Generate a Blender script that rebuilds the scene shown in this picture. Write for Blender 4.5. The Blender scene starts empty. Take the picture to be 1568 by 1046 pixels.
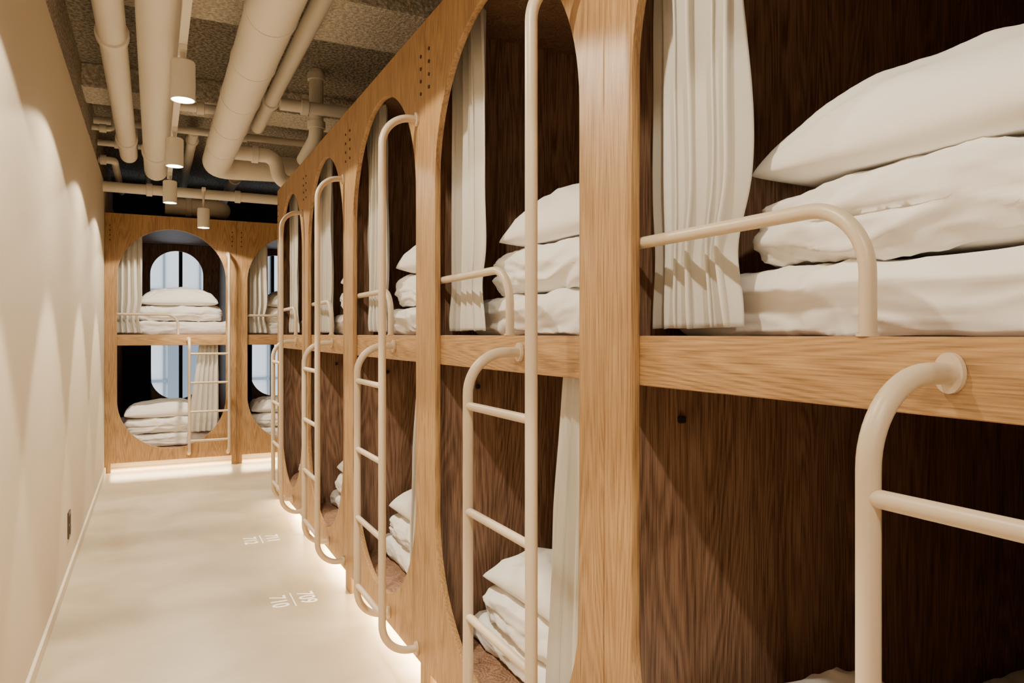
import bpy, bmesh, math, random
from mathutils import Vector, Matrix, noise

scene = bpy.context.scene
H = 1.25            # camera height
FX = 0.8475         # X of bunk row front plane
PITCH = 1.113

# ------------------------------------------------------------------ materials
def new_mat(name):
    m = bpy.data.materials.new(name); m.use_nodes = True
    nt = m.node_tree
    b = nt.nodes['Principled BSDF']
    return m, nt, b

def N(nt, typ, **kw):
    n = nt.nodes.new(typ)
    for k, v in kw.items():
        setattr(n, k, v)
    return n

def simple(name, col, rough=0.6, bump=0.0, bscale=200, metallic=0.0, var=0.0, vscale=3, sheen=0, bdist=.01, vr=(.3, .7)):
    m, nt, b = new_mat(name)
    b.inputs['Base Color'].default_value = (*col, 1)
    b.inputs['Roughness'].default_value = rough
    b.inputs['Metallic'].default_value = metallic
    if sheen: b.inputs['Sheen Weight'].default_value = sheen
    tc = N(nt, 'ShaderNodeTexCoord')
    if var > 0:
        no = N(nt, 'ShaderNodeTexNoise'); no.inputs['Scale'].default_value = vscale
        no.inputs['Detail'].default_value = 6
        nt.links.new(tc.outputs['Object'], no.inputs['Vector'])
        cr = N(nt, 'ShaderNodeValToRGB')
        cr.color_ramp.elements[0].position = vr[0]; cr.color_ramp.elements[1].position = vr[1]
        cr.color_ramp.elements[0].color = (*[c*(1-var) for c in col], 1)
        cr.color_ramp.elements[1].color = (*[min(1, c*(1+var)) for c in col], 1)
        nt.links.new(no.outputs['Fac'], cr.inputs['Fac'])
        nt.links.new(cr.outputs['Color'], b.inputs['Base Color'])
    if bump > 0:
        n2 = N(nt, 'ShaderNodeTexNoise'); n2.inputs['Scale'].default_value = bscale
        n2.inputs['Detail'].default_value = 4
        nt.links.new(tc.outputs['Object'], n2.inputs['Vector'])
        bp = N(nt, 'ShaderNodeBump'); bp.inputs['Strength'].default_value = bump
        bp.inputs['Distance'].default_value = bdist
        nt.links.new(n2.outputs['Fac'], bp.inputs['Height'])
        nt.links.new(bp.outputs['Normal'], b.inputs['Normal'])
    return m

def wood(name, dark, mid, light, axis='Z', rough=0.45, seed=0.0, lo=.42, hi=.84):
    """grain running along axis"""
    m, nt, b = new_mat(name)
    tc = N(nt, 'ShaderNodeTexCoord')
    def mapped(across, along):
        mp = N(nt, 'ShaderNodeMapping')
        s = [across]*3
        s['XYZ'.index(axis)] = along
        mp.inputs['Scale'].default_value = s
        mp.inputs['Location'].default_value = (seed, seed*1.7, seed*.6)
        nt.links.new(tc.outputs['Object'], mp.inputs['Vector'])
        return mp
    mp = mapped(3.4, 0.35)
    n0 = N(nt, 'ShaderNodeTexNoise'); n0.inputs['Scale'].default_value = 1.6
    n0.inputs['Detail'].default_value = 2.0; n0.inputs['Distortion'].default_value = .3
    nt.links.new(mp.outputs[0], n0.inputs['Vector'])
    mul = N(nt, 'ShaderNodeMath', operation='MULTIPLY'); mul.inputs[1].default_value = 60
    nt.links.new(n0.outputs['Fac'], mul.inputs[0])
    fr = N(nt, 'ShaderNodeMath', operation='PINGPONG'); fr.inputs[1].default_value = 1.0
    nt.links.new(mul.outputs[0], fr.inputs[0])
    mp2 = mapped(330, 9)
    n1 = N(nt, 'ShaderNodeTexNoise'); n1.inputs['Scale'].default_value = 1.0
    n1.inputs['Detail'].default_value = 3
    nt.links.new(mp2.outputs[0], n1.inputs['Vector'])
    mp3 = mapped(14, .6)
    n2 = N(nt, 'ShaderNodeTexNoise'); n2.inputs['Scale'].default_value = 1.0
    n2.inputs['Detail'].default_value = 4
    nt.links.new(mp3.outputs[0], n2.inputs['Vector'])
    a1 = N(nt, 'ShaderNodeMath', operation='MULTIPLY'); a1.inputs[1].default_value = .17
    nt.links.new(fr.outputs[0], a1.inputs[0])
    a2 = N(nt, 'ShaderNodeMath', operation='MULTIPLY_ADD'); a2.inputs[1].default_value = .80
    nt.links.new(n1.outputs['Fac'], a2.inputs[0]); nt.links.new(a1.outputs[0], a2.inputs[2])
    a3 = N(nt, 'ShaderNodeMath', operation='MULTIPLY_ADD'); a3.inputs[1].default_value = .28
    nt.links.new(n2.outputs['Fac'], a3.inputs[0]); nt.links.new(a2.outputs[0], a3.inputs[2])
    cr = N(nt, 'ShaderNodeValToRGB')
    e = cr.color_ramp.elements
    e[0].position = lo; e[0].color = (*dark, 1)
    e[1].position = hi; e[1].color = (*light, 1)
    k = e.new(.61); k.color = (*mid, 1)
    nt.links.new(a3.outputs[0], cr.inputs['Fac'])
    nt.links.new(cr.outputs['Color'], b.inputs['Base Color'])
    b.inputs['Roughness'].default_value = rough
    bp = N(nt, 'ShaderNodeBump'); bp.inputs['Strength'].default_value = .12
    bp.inputs['Distance'].default_value = .002
    nt.links.new(n1.outputs['Fac'], bp.inputs['Height'])
    nt.links.new(bp.outputs['Normal'], b.inputs['Normal'])
    return m

OAKV = wood('oak_vertical', (.21, .110, .040), (.37, .212, .088), (.50, .31, .14), 'Z')
OAKH = wood('oak_horizontal', (.21, .110, .040), (.37, .212, .088), (.50, .31, .14), 'X', seed=3)
WALN = wood('dark_walnut', (.10, .052, .030), (.225, .122, .072), (.36, .215, .135), 'Z', rough=.5, seed=8, lo=.45, hi=.78)
METAL = simple('beige_powder_coat', (.58, .47, .34), .38)
WALL = simple('beige_plaster', (.61, .525, .405), .85, bump=.03, bscale=40, var=.015, vscale=2)
SPRAY = simple('sprayed_plaster', (.46, .40, .33), .95, bump=1.0, bscale=60, var=.35, vscale=60, bdist=.03, vr=(.42, .58))
CEIL = simple('sprayed_ceiling', (.38, .35, .30), .95, bump=1.0, bscale=55, var=.4, vscale=50, bdist=.03, vr=(.42, .58))
BEAM = simple('beam_concrete', (.74, .69, .60), .95, bump=1.0, bscale=55, var=.2, vscale=50, bdist=.02, vr=(.42, .58))
PIPE = simple('painted_pipe', (.82, .77, .68), .5, bump=.04, bscale=30)
INSUL = simple('insulated_pipe_wrap', (.84, .79, .69), .6, bump=.25, bscale=28)
WHITE = simple('bed_linen', (.86, .83, .785), .9, bump=.05, bscale=500, sheen=.1)
CURT = simple('curtain_fabric', (.64, .61, .555), .92, bump=.08, bscale=700, sheen=.1)
NAVY = simple('navy_fabric', (.012, .018, .035), .9)
NAVYW = simple('navy_wall', (.012, .019, .033), .6)
DARK = simple('dark_metal', (.02, .018, .016), .45)
FIXT = simple('light_housing', (.82, .775, .69), .5)
def emit(name, col, s):
    m, nt, b = new_mat(name)
    b.inputs['Base Color'].default_value = (*col, 1)
    b.inputs['Emission Color'].default_value = (*col, 1)
    b.inputs['Emission Strength'].default_value = s
    return m
LENS = emit('lamp_lens', (1, .90, .72), 60)
LEDM = emit('led_strip', (1, .68, .30), 16)
MARK = simple('white_floor_paint', (.97, .96, .94), .7)
BASE = simple('baseboard_paint', (.68, .59, .46), .6)
FACADE = simple('facade_panels', (.72, .74, .75), .8)
FWIN = simple('facade_joints', (.22, .26, .30), .3)

FLOOR, nt, b = new_mat('microcement_floor')
tc = N(nt, 'ShaderNodeTexCoord')
no = N(nt, 'ShaderNodeTexNoise'); no.inputs['Scale'].default_value = 2.2; no.inputs['Detail'].default_value = 8
no.inputs['Distortion'].default_value = .8
nt.links.new(tc.outputs['Object'], no.inputs['Vector'])
cr = N(nt, 'ShaderNodeValToRGB')
cr.color_ramp.elements[0].position = .3; cr.color_ramp.elements[0].color = (.40, .325, .225, 1)
cr.color_ramp.elements[1].position = .7; cr.color_ramp.elements[1].color = (.54, .455, .33, 1)
nt.links.new(no.outputs['Fac'], cr.inputs['Fac']); nt.links.new(cr.outputs['Color'], b.inputs['Base Color'])
b.inputs['Roughness'].default_value = .32
n3 = N(nt, 'ShaderNodeTexNoise'); n3.inputs['Scale'].default_value = 12; n3.inputs['Detail'].default_value = 5
nt.links.new(tc.outputs['Object'], n3.inputs['Vector'])
bp = N(nt, 'ShaderNodeBump'); bp.inputs['Strength'].default_value = .05; bp.inputs['Distance'].default_value = .01
nt.links.new(n3.outputs['Fac'], bp.inputs['Height']); nt.links.new(bp.outputs['Normal'], b.inputs['Normal'])

GLASS, nt, b = new_mat('window_glass')
b.inputs['Base Color'].default_value = (.9, .95, 1, 1); b.inputs['Roughness'].default_value = .02
b.inputs['Transmission Weight'].default_value = 1; b.inputs['IOR'].default_value = 1.02

# ------------------------------------------------------------------ helpers
def link(ob, parent=None, matrix=None):
    scene.collection.objects.link(ob)
    if parent is not None:
        ob.parent = parent
    if matrix is not None:
        if parent is None: ob.matrix_world = matrix
        else: ob.matrix_local = matrix
    return ob

def empty(name, matrix=None):
    e = bpy.data.objects.new(name, None)
    e.empty_display_size = .1
    return link(e, None, matrix)

def mesh_ob(name, bm, mats, smooth=False, parent=None, matrix=None, angle=None):
    me = bpy.data.meshes.new(name)
    bmesh.ops.recalc_face_normals(bm, faces=bm.faces)
    bm.to_mesh(me); bm.free()
    if not isinstance(mats, (list, tuple)): mats = [mats]
    for m in mats: me.materials.append(m)
    if smooth:
        for p in me.polygons: p.use_smooth = True
        if angle:
            try: me.set_sharp_from_angle(angle=math.radians(angle))
            except Exception: pass
    return link(bpy.data.objects.new(name, me), parent, matrix)

def add_box(bm, lo, hi, mi=0, bev=0.0):
    lo = Vector(lo); hi = Vector(hi)
    r = bmesh.ops.create_cube(bm, size=1)
    c = (lo+hi)/2; s = hi-lo
    for v in r['verts']:
        v.co = Vector((v.co.x*s.x+c.x, v.co.y*s.y+c.y, v.co.z*s.z+c.z))
    fs = set(f for v in r['verts'] for f in v.link_faces)
    for f in fs: f.material_index = mi
    if bev > 0:
        es = list(set(e for v in r['verts'] for e in v.link_edges))
        rr = bmesh.ops.bevel(bm, geom=es, offset=bev, segments=2, affect='EDGES')
        for f in rr['faces']: f.material_index = mi

def box_ob(name, lo, hi, mat, bev=0, parent=None, matrix=None):
    bm = bmesh.new(); add_box(bm, lo, hi, 0, bev)
    return mesh_ob(name, bm, mat, parent=parent, matrix=matrix)

def fillet(pts, r, n=10):
    pts = [Vector(p) for p in pts]
    out = [pts[0]]
    for i in range(1, len(pts)-1):
        p = pts[i]; a = (pts[i-1]-p); c = (pts[i+1]-p)
        la, lc = a.length, c.length
        a.normalize(); c.normalize()
        ang = a.angle(c)
        if ang > math.pi-.01: out.append(p); continue
        t = min(r/math.tan(ang/2), la*.98, lc*.98)
        rr = t*math.tan(ang/2)
        p0 = p+a*t; 
        cen = p + (a+c).normalized()*(rr/math.sin(ang/2))
        v0 = p0-cen; v1 = (p+c*t)-cen
        tot = v0.angle(v1); ax = v0.cross(v1).normalized()
        for k in range(n+1):
            out.append(cen + Matrix.Rotation(tot*k/n, 3, ax) @ v0)
    out.append(pts[-1])
    return out

def sweep(bm, pts, r, seg=20, mi=0, caps=True, rf=None):
    pts = [Vector(p) for p in pts]
    q = [pts[0]]
    for p in pts[1:]:
        if (p-q[-1]).length > 1e-5: q.append(p)
    pts = q
    T = []
    for i in range(len(pts)):
        a = pts[max(i-1, 0)]; c = pts[min(i+1, len(pts)-1)]
        T.append((c-a).normalized())
    up = Vector((0, 0, 1)) if abs(T[0].z) < .9 else Vector((1, 0, 0))
    nrm = (up - T[0]*up.dot(T[0])).normalized()
    rings = []
    for i, p in enumerate(pts):
        nrm = (nrm - T[i]*nrm.dot(T[i])).normalized()
        bn = T[i].cross(nrm)
        rr = rf(i) if rf else r
        rings.append([bm.verts.new(p+(nrm*math.cos(2*math.pi*k/seg)+bn*math.sin(2*math.pi*k/seg))*rr) for k in range(seg)])
    for i in range(len(rings)-1):
        for k in range(seg):
            f = bm.faces.new((rings[i][k], rings[i][(k+1) % seg], rings[i+1][(k+1) % seg], rings[i+1][k]))
            f.material_index = mi
    if caps:
        f = bm.faces.new(rings[0][::-1]); f.material_index = mi
        f = bm.faces.new(rings[-1]); f.material_index = mi

def polyface_curve(name, splines, thick, bev=.0015):
    """2D filled shape in XZ plane from list of point loops -> mesh datablock"""
    cu = bpy.data.curves.new(name, 'CURVE'); cu.dimensions = '2D'; cu.fill_mode = 'BOTH'
    cu.extrude = thick/2-bev; cu.bevel_depth = bev; cu.bevel_resolution = 1
    cu.offset = -bev
    for sp in splines:
        s = cu.splines.new('POLY'); s.points.add(len(sp)-1)
        for i, (x, z) in enumerate(sp): s.points[i].co = (x, z, 0, 1)
        s.use_cyclic_u = True
    ob = bpy.data.objects.new(name+'_tmp', cu); scene.collection.objects.link(ob)
    dg = bpy.context.evaluated_depsgraph_get(); dg.update()
    me = bpy.data.meshes.new_from_object(ob.evaluated_get(dg))
    bpy.data.objects.remove(ob)
    M = Matrix.Translation((0, thick/2, 0)) @ Matrix.Rotation(math.pi/2, 4, 'X')
    me.transform(M)
    me.name = name
    return me

def stadium(x0, x1, z0, z1, n=40):
    r = (x1-x0)/2; cx = (x0+x1)/2
    pts = []
    for k in range(n+1):
        a = math.pi*k/n
        pts.append((cx+r*math.cos(a), z1-r+r*math.sin(a)))
    for k in range(n+1):
        a = math.pi+math.pi*k/n
        pts.append((cx+r*math.cos(a), z0+r+r*math.sin(a)))
    return pts

# ------------------------------------------------------------------ soft things
def fbm(p, o=4):
    s = 0; a = 1; 
    for i in range(o):
        s += a*noise.noise(p); p = p*2.03+Vector((3.1, 1.7, 5.2)); a *= .5
    return s

def crease(p, sharp=3.0):
    """thin ridge lines, 0..1"""
    return max(0.0, 1-abs(noise.noise(p))*sharp)**2

def soft_slab(lo, hi, r, seed, amp=.008, layers=0, bulge=.0, step=.012, nz=22):
    lo = Vector(lo); hi = Vector(hi); hs = (hi-lo)/2; cen = (lo+hi)/2
    nx = max(6, int((hi.x-lo.x)/step)); ny = max(6, int(min(hi.y-lo.y, .9)/step))
    bm = bmesh.new()
    cache = {}
    def V(i, j, k):
        key = (i, j, k)
        if key in cache: return cache[key]
        def ease(t):  # denser at edges
            return math.sin(t*math.pi/2)*.35+t*.65
        p = Vector((ease(2*i/nx-1)*hs.x, ease(2*j/ny-1)*hs.y, ease(2*k/nz-1)*hs.z))
        inner = Vector([max(-(hs[a]-r), min(hs[a]-r, p[a])) for a in range(3)])
        d = p-inner
        L = d.length
        if L > 1e-9:
            m = max(abs(d.x), abs(d.y), abs(d.z))
            q = inner + d*(r/L) if m > r*.999 else p
            nrm = d.normalized()
        else:
            q = p; nrm = Vector((0, 0, 1 if p.z > 0 else -1))
        zz = q.z/hs.z
        w = Vector((q.x, q.y, q.z*1.4))+Vector((seed*7.3, seed*3.1, seed))
        warp = Vector((noise.noise(w*2.2), noise.noise(w*2.2+Vector((9, 9, 9))), noise.noise(w*3+Vector((4, 1, 2)))*.3))*.3
        ws = w+warp
        disp = amp*fbm(ws*4.0, 2)
        disp += amp*.9*crease(Vector((ws.x*3, ws.y*3, ws.z*13)), 2.2)
        disp += amp*.5*crease(Vector((ws.x*6+ws.z*8, ws.y*6, ws.z*15+4)), 2.5)
        disp += amp*.3*crease(Vector((ws.x*15-ws.z*9, ws.y*12, ws.z*24+7)), 2.5)
        if zz < -.9: disp = 0
        q = q + nrm*disp
        if layers:
            ph = (zz+1)/2*layers
            fr = abs(ph-round(ph))      # 0 at crease
            if 0 < round(ph) < layers:
                groove = max(0, 1-fr/.16)**2*.014
                edge = nrm.copy(); edge.z = 0
                wav = .3+1.2*noise.noise(Vector((q.x*3, q.y*3, seed+round(ph))))
                q = q-edge*groove*max(0, wav)
        if bulge and zz > 0:
            q.z += bulge*(1-(q.x/hs.x)**2)*(1-(q.y/hs.y)**2)*zz
        v = bm.verts.new(q+cen); cache[key] = v
        return v
    def quad(a, b2, c, d):
        try: bm.faces.new((a, b2, c, d))
        except ValueError: pass
    for i in range(nx):
        for j in range(ny):
            for k in (0, nz):
                quad(V(i, j, k), V(i+1, j, k), V(i+1, j+1, k), V(i, j+1, k))
    for i in range(nx):
        for k in range(nz):
            for j in (0, ny):
                quad(V(i, j, k), V(i+1, j, k), V(i+1, j, k+1), V(i, j, k+1))
    for j in range(ny):
        for k in range(nz):
            for i in (0, nx):
                quad(V(i, j, k), V(i, j+1, k), V(i, j+1, k+1), V(i, j, k+1))
    return bm

def pillow_bm(cx, cy, z0, sx, sy, T, seed, Tb=.035):
    bm = bmesh.new(); nx, ny = 90, 64
    top = {}; bot = {}
    for i in range(nx+1):
        for j in range(ny+1):
            s = math.sin((2*i/nx-1)*math.pi/2)*.6+(2*i/nx-1)*.4
            t = math.sin((2*j/ny-1)*math.pi/2)*.6+(2*j/ny-1)*.4
            x = sx*s*(1-.055*(1-t*t)**1.2); y = sy*t*(1-.08*(1-s*s)**1.2)
            # blunt corners
            cb = 1-.05*(abs(s)*abs(t))**6
            x *= cb; y *= cb
            prof = (max(0, 1-abs(s)**2.8)**.52)*(max(0, 1-abs(t)**2.6)**.52)
            edge = max(0, 1-abs(s)**8)*max(0, 1-abs(t)**8)
            w = Vector((x, y, 0))+Vector((seed*5.1, seed*2.3, seed))
            ca = math.atan2(1.0-abs(t)+.02, 1.0-abs(s)+.02)
            cd = math.hypot(1-abs(s), 1-abs(t))
            rad = math.sin(ca*17+seed*4+noise.noise(w*5)*3)*.010*math.exp(-((cd-.36)/.28)**2)
            wr = .014*fbm(w*5, 3)+rad + .013*crease(Vector((w.x*4+w.y*5, w.y*8, seed)), 2.8)
            dro = -.010*(abs(s)*abs(t))**2 + .006*math.sin(s*3+seed)
            ed = j in (0, ny) or i in (0, nx)
            zt = z0+Tb+dro+T*prof+(wr*edge)
            zb = z0+Tb+dro-(Tb+dro)*min(1, prof*1.8)
            if ed:
                v = bm.verts.new((cx+x, cy+y, z0+Tb+dro)); top[i, j] = bot[i, j] = v
            else:
                top[i, j] = bm.verts.new((cx+x, cy+y, zt)); bot[i, j] = bm.verts.new((cx+x, cy+y, zb))
    for i in range(nx):
        for j in range(ny):
            bm.faces.new((top[i, j], top[i+1, j], top[i+1, j+1], top[i, j+1]))
            bm.faces.new((bot[i, j], bot[i, j+1], bot[i+1, j+1], bot[i+1, j]))
    return bm

def curtain_bm(uc, v0, z0, z1, wfun, pleats, ampf, seed, cfun=None, nu=260, nz=90):
    bm = bmesh.new(); g = []
    for k in range(nz+1):
        z = z0+(z1-z0)*k/nz; row = []
        w = wfun(z); a = ampf(z); c = uc+(cfun(z) if cfun else 0)
        for i in range(nu+1):
            s = i/nu
            ss = s+.03*noise.noise(Vector((s*6, seed, z*.9)))+.03*noise.noise(Vector((s*3, z*1.8, seed+5)))
            ph = 2*math.pi*pleats*ss + .5*noise.noise(Vector((seed, z*1.6, s*2)))
            am = a*(.7+.9*noise.noise(Vector((s*4, seed*3, z*.6))))
            am = max(am, a*.25)
            u = c+w*(s-.5)+ .45*am*math.sin(2*ph)*.5
            v = v0+am*math.sin(ph)+.004*noise.noise(Vector((s*14, z*5, seed)))
            zz = z
            if k == 0: zz += .004*noise.noise(Vector((s*10, seed, 0)))
            row.append(bm.verts.new((u, v, zz)))
        g.append(row)
    for k in range(nz):
        for i in range(nu):
            bm.faces.new((g[k][i], g[k][i+1], g[k+1][i+1], g[k+1][i]))
    return bm

def add_curtain(name, bm, mat, matrix):
    ob = mesh_ob(name, bm, mat, smooth=True, matrix=matrix)
    md = ob.modifiers.new('thickness', 'SOLIDIFY'); md.thickness = .0022
    return ob

# ------------------------------------------------------------------ bunk unit
OU0, OU1 = .098, 1.015
OZ0, OZ1 = .19, 2.225
TOPZ = 2.345
outer = [(0.0008, 0), (.048, 0), (.048, .085), (PITCH-.048, .085), (PITCH-.048, 0), (PITCH-.0008, 0), (PITCH-.0008, TOPZ), (0.0008, TOPZ)]
panel_me = polyface_curve('front_panel', [outer, stadium(OU0, OU1, OZ0, OZ1)], .0205)
panel_me.materials.append(OAKV)
back_me = polyface_curve('window_panel', [[(.012, .2), (PITCH-.012, .2), (PITCH-.012, TOPZ-.03), (.012, TOPZ-.03)],
                                          stadium(.36, .93, .48, 2.24)], .02)
back_me.materials.append(WALN)
DEPTH = 2.05

def bunk(M, idx, far=False, ladder_u=.692):
    e = empty('bunk_bed', M)
    ob = bpy.data.objects.new('front_panel', panel_me); link(ob, e)
    box_ob('mid_rail', (.012, .021, 1.148), (PITCH-.012, .05, 1.247), OAKH, .0015, parent=e)
    bm = bmesh.new()
    add_box(bm, (0.0, .0215, .03), (.0115, DEPTH, TOPZ-.003))
    add_box(bm, (PITCH-.0115, .0215, .03), (PITCH, DEPTH, TOPZ-.003))
    if not far:
        add_box(bm, (.0115, DEPTH-.02, .1), (PITCH-.0115, DEPTH, TOPZ-.003))
    mesh_ob('partition_walls', bm, WALN, parent=e)
    bm = bmesh.new()
    add_box(bm, (.012, .0505, 1.20), (PITCH-.012, DEPTH-.021, 1.245))
    add_box(bm, (.012, .0215, .12), (PITCH-.012, DEPTH-.021, .185))
    add_box(bm, (.012, .0215, TOPZ-.025), (PITCH-.012, DEPTH-.021, TOPZ-.004))
    mesh_ob('bed_platforms', bm, WALN, parent=e)
    bm = bmesh.new(); add_box(bm, (.0, .30, 0), (PITCH, .32, .119))
    mesh_ob('plinth', bm, BASE, parent=e)
    bm = bmesh.new(); add_box(bm, (.03, .10, .108), (PITCH-.03, .115, .1195))
    mesh_ob('led_strip', bm, LEDM, parent=e)
    if far:
        ob = bpy.data.objects.new('window_panel', back_me)
        link(ob, e, Matrix.Translation((0, DEPTH-.02, 0)))
    bm = bmesh.new()
    for u in (.042, PITCH-.042):
        for k in range(4):
            z = 2.10+.044*k
            r = bmesh.ops.create_cone(bm, cap_ends=True, segments=14, radius1=.0062, radius2=.0062, depth=.004,
                                      matrix=Matrix.Translation((u, -.001, z)) @ Matrix.Rotation(math.pi/2, 4, 'X'))
    mesh_ob('bolts', bm, DARK, parent=e)
    box_ob('coat_hook', (.0115, .185, 1.055), (.026, .20, 1.07), DARK, .002, parent=e)
    bm = bmesh.new()
    z = 1.434
    sweep(bm, fillet([(.060, .0335, z), (.60, .0335, z), (.60, .0335, 1.2475)], .10, 14), .0118, 20)
    r = bmesh.ops.create_cone(bm, cap_ends=True, segments=24, radius1=.0155, radius2=.0155, depth=.004,
                              matrix=Matrix.Translation((.60, .0335, 1.2492)))
    mesh_ob('guard_rail', bm, METAL, smooth=True, parent=e, angle=40)
    ld = bpy.data.lights.new('led_light', 'AREA'); ld.shape = 'RECTANGLE'; ld.size = 1.05; ld.size_y = .02
    ld.color = (1, .76, .42); ld.energy = LED_E
    lo = bpy.data.objects.new('led_light', ld)
    link(lo, e, Matrix.Translation((PITCH/2, .12, .104)) @ Matrix.Rotation(math.radians(-18), 4, 'X'))

    # ladder ---------------------------------------------------------
    us = ladder_u; ut = us+.343; vo = -.13
    bm = bmesh.new()
    sweep(bm, fillet([(us, .019, 1.203), (us, vo, 1.203), (us, vo, .135), (us, -.002, .135)], .105, 14), .0135, 24)
    sweep(bm, fillet([(ut, -.002, 2.02), (ut, vo, 2.02), (ut, vo, .125), (ut, -.002, .125)], .105, 14), .0135, 24)
    for z in (1.068, .80, .532, .264):
        sweep(bm, [(us, vo, z), (ut, vo, z)], .0105, 18)
    for (u, v, z) in ((us, .020, 1.203), (us, -.001, .135), (ut, -.001, 2.02), (ut, -.001, .125)):
        Mx = Matrix.Translation((u, v-.004, z)) @ Matrix.Diagonal((1, 1, 1.35, 1)) @ Matrix.Rotation(math.pi/2, 4, 'X')
        bmesh.ops.create_cone(bm, cap_ends=True, segments=28, radius1=.0185, radius2=.0185, depth=.008, matrix=Mx)
    mesh_ob('bunk_ladder', bm, METAL, smooth=True, matrix=M, angle=40)

    # bedding --------------------------------------------------------
    sd = idx*1.37+.4
    rnd = random.Random(idx)
    j = lambda a: rnd.uniform(-a, a)
    mesh_ob('mattress', soft_slab((.035, .150, 1.2455), (PITCH-.035, 1.93, 1.365), .045, sd, .010), WHITE, True, matrix=M)
    mesh_ob('folded_duvet', soft_slab((.225+j(.02), .165, 1.378), (.985+j(.02), .72, 1.508), .060, sd+2, .016, layers=2, bulge=.010), WHITE, True, matrix=M)
    mesh_ob('pillow', pillow_bm(.61+j(.015), .40, 1.527, .355, .255, .135, sd+4), WHITE, True, matrix=M)
    if far: zz = (.186, .308, .316, .448, .463, .11)
    else: zz = (.186, .272, .282, .388, .402, .095)
    pc = .36 if idx == 2 else .47
    mesh_ob('mattress', soft_slab((.035, .150, zz[0]), (PITCH-.035, 1.93, zz[1]), .04, sd+6, .008), WHITE, True, matrix=M)
    mesh_ob('folded_duvet', soft_slab((.13+j(.02), .160, zz[2]), ((.78 if idx == 2 else .86)+j(.02), .70, zz[3]), .050, sd+8, .014, layers=2, bulge=.010), WHITE, True, matrix=M)
    mesh_ob('pillow', pillow_bm(pc+j(.02), .39, zz[4], .30 if idx == 2 else .34, .24, zz[5], sd+10), WHITE, True, matrix=M)

    # curtains -------------------------------------------------------
    def wu(z):
        d = (z-1.41)/.09
        return .262-.040*math.exp(-d*d) - (.02*(z-1.5)/.8 if z > 1.5 else 0)
    def cu(z):
        return -.010*math.exp(-((z-1.41)/.09)**2)
    bmc = curtain_bm(.172, .098, 1.262, 2.305, wu, 5, lambda z: .026+.006*math.exp(-((z-1.30)/.06)**2), sd, cu)
    add_curtain('curtain', bmc, CURT, M)
    kf = .35 if idx == 2 else 1.0     # nearest curtain is pushed fully aside
    def wl(z):
        t = (1.14-z)/.9
        return .17+.10*kf*min(1, t*1.3)
    bmc = curtain_bm(.870+(.06 if idx == 2 else 0), .098, .318, 1.195, wl, 5, lambda z: .012+.012*min(1, (1.195-z)/.3), sd+3,
                     lambda z: -.05*kf*min(1, (1.14-z)/.8))
    add_curtain('curtain', bmc, CURT, M)
    if far:
        bmc = curtain_bm(.22, DEPTH-.065, .25, 1.15, lambda z: .30, 6, lambda z: .018, sd+6)
        add_curtain('blackout_curtain', bmc, NAVY, M)
    return e

LED_E = 16
RowRot = Matrix.Rotation(-math.pi/2, 4, 'Z')
for k in range(6):
    seam = 1.270 + PITCH*(k-1)
    M = Matrix.Translation((FX, seam, 0)) @ RowRot
    bunk(M, k+1, ladder_u=(.725 if k == 1 else .690))
for k in range(3):
    M = Matrix.Translation((-.393+PITCH*k, 7.41, 0))
    bunk(M, 20+k, far=True, ladder_u=.69)

# ------------------------------------------------------------------ room shell
box_ob('floor', (-.60, -3.2, -.05), (3.4, 10.1, 0), FLOOR)
box_ob('wall_left', (-.60, -3.2, 0), (-.394, 10.0, 2.61), WALL)
box_ob('wall_left_upper', (-.60, -3.2, 2.61), (-.43, 10.0, 3.06), SPRAY)
box_ob('wall_right', (2.96, -3.2, 0), (3.14, 10.0, 3.06), WALL)
box_ob('wall_back', (-.60, -3.4, 0), (3.14, -3.2, 3.06), WALL)
box_ob('ceiling', (-.60, -3.4, 3.06), (3.14, 10.1, 3.16), CEIL)
box_ob('baseboard_left', (-.394, -3.2, 0), (-.382, 7.405, .055), BASE, .002)
for i, (y0, y1) in enumerate(((-.6, -.1), (1.55, 2.05), (3.55, 4.1), (5.55, 5.95))):
    box_ob('ceiling_beam', (-.43, y0, 2.90), (2.96, y1, 3.06), BEAM, .004)
bm = bmesh.new()
Y0, Y1 = 9.72, 9.86
add_box(bm, (-.60, Y0, 0), (3.1, Y1, .42))
add_box(bm, (-.60, Y0, 2.32), (3.1, Y1, 3.06))
for x in (-.60, .30, 1.38, 2.46):
    add_box(bm, (x-.02, Y0, .42), (x+.02, Y1, 2.32))
add_box(bm, (-.60, Y0, 1.18), (3.1, Y1, 1.24))
mesh_ob('wall_far', bm, NAVYW)
bm = bmesh.new()
add_box(bm, (-.57, 9.78, .42), (3.09, 9.786, 2.32))
mesh_ob('window_1', bm, GLASS)
bm = bmesh.new()
add_box(bm, (-8, 15, -6), (10, 18, 14), 0)
for i in range(26):
    x = -7.9+i*.62
    add_box(bm, (x, 14.97, -6), (x+.035, 15.0, 14), 1)
for kz in range(22):
    z = -5.6+kz*.85
    add_box(bm, (-8, 14.96, z), (10, 15.0, z+.05), 1)
for i in range(6):
    for kz in range(5):
        x = -7.2+i*2.48; z = -3.8+kz*3.4
        add_box(bm, (x, 14.94, z), (x+.6, 15.0, z+1.5), 1)
mesh_ob('neighbour_building', bm, [FACADE, FWIN])

bm = bmesh.new()
add_box(bm, (-.394, 4.31, .20), (-.387, 4.41, .335), 0, .002)
add_box(bm, (-.387, 4.335, .22), (-.384, 4.385, .262), 1)
add_box(bm, (-.387, 4.335, .273), (-.384, 4.385, .315), 1)
mesh_ob('wall_outlet', bm, [simple('bronze_plate', (.10, .07, .045), .4, metallic=.6), DARK])

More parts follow.
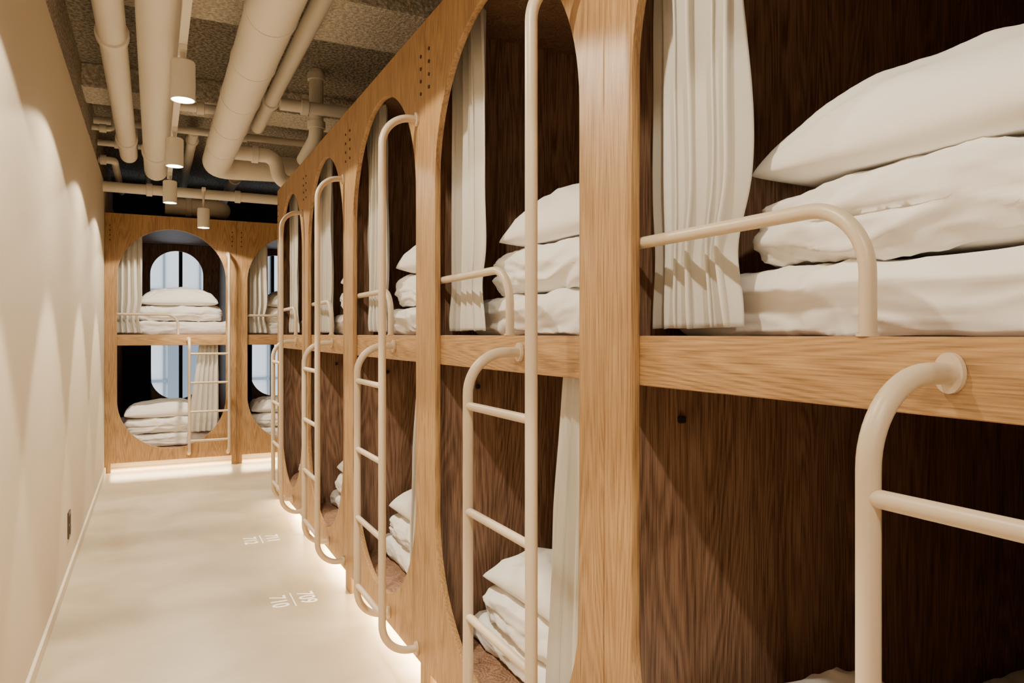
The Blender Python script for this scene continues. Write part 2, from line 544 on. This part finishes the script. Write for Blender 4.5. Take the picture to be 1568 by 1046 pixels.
def marking(y, a, c):
    e = empty('floor_number_marking', Matrix.Translation((.59, y, 0)))
    for txt, dx in ((a, .028), (c, -.100)):
        cu = bpy.data.curves.new('number', 'FONT'); cu.body = txt; cu.size = .105
        cu.align_x = 'CENTER'; cu.extrude = .0004; cu.offset = .0012; cu.materials.append(MARK)
        ob = bpy.data.objects.new('number', cu)
        link(ob, e, Matrix.Translation((dx, 0, .0006)) @ RowRot)
    box_ob('divider_line', (-.005, -.09, .0001), (.001, .09, .001), MARK, parent=e)
marking(3.50, '709', '710'); marking(4.61, '711', '712')
marking(2.38, '707', '708'); 

# ------------------------------------------------------------------ pipes
def pipe(name, pts, r, mat=PIPE, rings=(), fr=.12, seg=28, ringw=.05, extra=.012):
    bm = bmesh.new()
    path = fillet(pts, fr, 10) if len(pts) > 2 else [Vector(p) for p in pts]
    sweep(bm, path, r, seg)
    P = [Vector(p) for p in pts]
    for (si, t) in rings:
        a, c = P[si], P[si+1]; d = (c-a).normalized(); p = a+(c-a)*t
        sweep(bm, [p-d*ringw/2, p-d*ringw*.45, p+d*ringw*.45, p+d*ringw/2], r, seg, rf=lambda i: r+extra if i in (1, 2) else r+extra*.5)
    return mesh_ob(name, bm, mat, smooth=True, angle=35)

def yr(lst, y0, y1): return [(0, (y-y0)/(y1-y0)) for y in lst]
pipe('ceiling_pipe', [(-.18, -3.1, 2.71), (-.18, 6.75, 2.71), (-.18, 6.75, 3.06)], .064, rings=yr([-1.2, 1.9, 4.0, 6.1], -3.1, 6.75), fr=.12)
pipe('ceiling_pipe', [(.02, -3.1, 2.665), (.02, 7.05, 2.665), (.02, 7.05, 3.06)], .092, rings=yr([1.0, 6.2], -3.1, 7.05), fr=.15, ringw=.08)
pipe('insulated_duct', [(.45, -3.1, 2.62), (.45, 6.3, 2.62), (1.9, 6.9, 2.80)], .108, INSUL,
     rings=yr([-2, -1, 0, 1, 2, 2.6, 3.2, 3.8, 4.4, 5, 5.6], -3.1, 6.3), fr=.25, ringw=.03, extra=.004)
pipe('ceiling_pipe', [(.70, -3.1, 2.80), (.70, 5.75, 2.80), (.70, 5.75, 3.06)], .045, rings=yr([.5, 3.1, 5.0], -3.1, 5.75), fr=.08)
pipe('branch_pipe', [(.14, 5.3, 2.78), (.62, 5.3, 2.78)], .032, rings=[(0, .3)])
pipe('branch_pipe', [(.742, 4.9, 2.76), (2.7, 4.9, 2.76)], .040, rings=[(0, .08), (0, .3)])
pipe('drop_pipe', [(1.0, 5.02, 3.06), (1.0, 5.02, 2.60), (1.0, 5.5, 2.55)], .048, rings=[(0, .1), (0, .82)], fr=.08)
pipe('branch_pipe', [(.562, 5.95, 2.66), (.86, 5.95, 2.66), (.90, 5.95, 2.46), (1.5, 5.95, 2.46)], .055, rings=[(0, .5), (2, .4)], fr=.09)
pipe('branch_pipe', [(-.42, 7.2, 2.54), (2.8, 7.2, 2.54)], .045, rings=[(0, .12), (0, .35), (0, .5)])
pipe('branch_pipe', [(.1, 7.75, 2.50), (.62, 7.75, 2.50), (.62, 9.3, 2.55)], .085, rings=[(0, .4)], fr=.12)
pipe('branch_pipe', [(-.42, 6.5, 2.93), (1.8, 6.5, 2.93)], .03, rings=[(0, .2), (0, .5)])
pipe('branch_pipe', [(-.42, 6.95, 2.86), (-.05, 6.95, 2.86), (-.05, 9.0, 2.86)], .025, rings=[(0, .4)], fr=.05)
pipe('branch_pipe', [(-.42, 6.3, 2.82), (-.27, 6.3, 2.82), (-.27, 6.3, 3.06)], .02, rings=[(0, .5)], fr=.04)
pipe('branch_pipe', [(-.42, 7.05, 2.74), (-.30, 7.05, 2.74), (-.30, 8.6, 2.74)], .03, rings=[(0, .3)], fr=.05)
pipe('branch_pipe', [(.30, 6.53, 2.93), (.30, 9.4, 2.93)], .04, rings=[(0, .1)])
pipe('branch_pipe', [(.75, 7.3, 2.85), (.75, 9.4, 2.85)], .05, rings=[(0, .3)])
pipe('conduit', [(.29, -3.1, 2.885), (.29, 3.5, 2.885)], .012)

# ------------------------------------------------------------------ track + lights
TX = .118
box_ob('light_track', (TX-.017, -2.8, 2.535), (TX+.017, 6.6, 2.565), FIXT, .002)
for i, y in enumerate((-1.5, .6, 2.9, 4.4, 6.2)):
    bm = bmesh.new(); sweep(bm, [(TX+.012, y, 2.566), (TX+.012, y, 2.90)], .004, 8)
    mesh_ob('track_hanger', bm, FIXT)

def track_light(x, y, zb, top, energy, r=.052, L=.175):
    e = empty('track_light', Matrix.Translation((x, y, zb)) )
    bm = bmesh.new()
    seg = 32
    prof = [(0, L), (r*.9, L), (r, L-.006), (r, .0), (r-.004, 0), (r-.007, .012), (0, .012)]
    rings = []
    for (rr, z) in prof:
        if rr == 0: rings.append([bm.verts.new((0, 0, z))])
        else: rings.append([bm.verts.new((rr*math.cos(2*math.pi*k/seg), rr*math.sin(2*math.pi*k/seg), z)) for k in range(seg)])
    for a in range(len(rings)-1):
        A, B = rings[a], rings[a+1]
        for k in range(seg):
            k2 = (k+1) % seg
            mi = 1 if a == len(rings)-2 else 0
            if len(A) == 1: f = bm.faces.new((A[0], B[k], B[k2]))
            elif len(B) == 1: f = bm.faces.new((A[k], B[0], A[k2]))
            else: f = bm.faces.new((A[k], B[k], B[k2], A[k2]))
            f.material_index = mi
    mesh_ob('lamp_head', bm, [FIXT, LENS], smooth=True, parent=e, angle=35)
    bm = bmesh.new()
    sweep(bm, [(0, 0, L-.002), (0, 0, top-zb-.001)], .010, 14)
    add_box(bm, (-.016, -.05, top-zb-.024), (.016, .05, top-zb-.001), 0, .002)
    mesh_ob('track_adapter', bm, FIXT, parent=e)
    for nm, en, cone, bl in (('lamp', energy*3.2, 62, .22), ('lamp_spill', energy, 144, .06)):
        ld = bpy.data.lights.new(nm, 'SPOT'); ld.energy = en; ld.spot_size = math.radians(cone)
        ld.spot_blend = bl; ld.shadow_soft_size = .025; ld.color = (1, .865, .66)
        lo = bpy.data.objects.new(nm, ld)
        link(lo, e, Matrix.Translation((0, 0, -.006)))
    return e
SE = 46
for y in (3.55, 4.97, 6.37, 2.25, 1.0, -.25, -1.55):
    track_light(TX, y, 2.30, 2.536, SE)
track_light(.40, 6.98, 2.20, 2.556, SE*.8)

# ------------------------------------------------------------------ world (daylight through far window)
w = bpy.data.worlds.new('sky'); scene.world = w; w.use_nodes = True
bg = w.node_tree.nodes['Background']
bg.inputs['Color'].default_value = (.92, .96, 1, 1); bg.inputs['Strength'].default_value = 2.2

# ------------------------------------------------------------------ camera
cam = bpy.data.cameras.new('camera'); co = bpy.data.objects.new('camera', cam)
scene.collection.objects.link(co)
cam.sensor_width = 36; cam.lens = 36*1103/1568
cam.shift_y = -11/1568
cam.clip_start = .02
co.location = (0, 0, H)
co.rotation_euler = (math.pi/2, 0, -math.atan(549/1103))
scene.camera = co
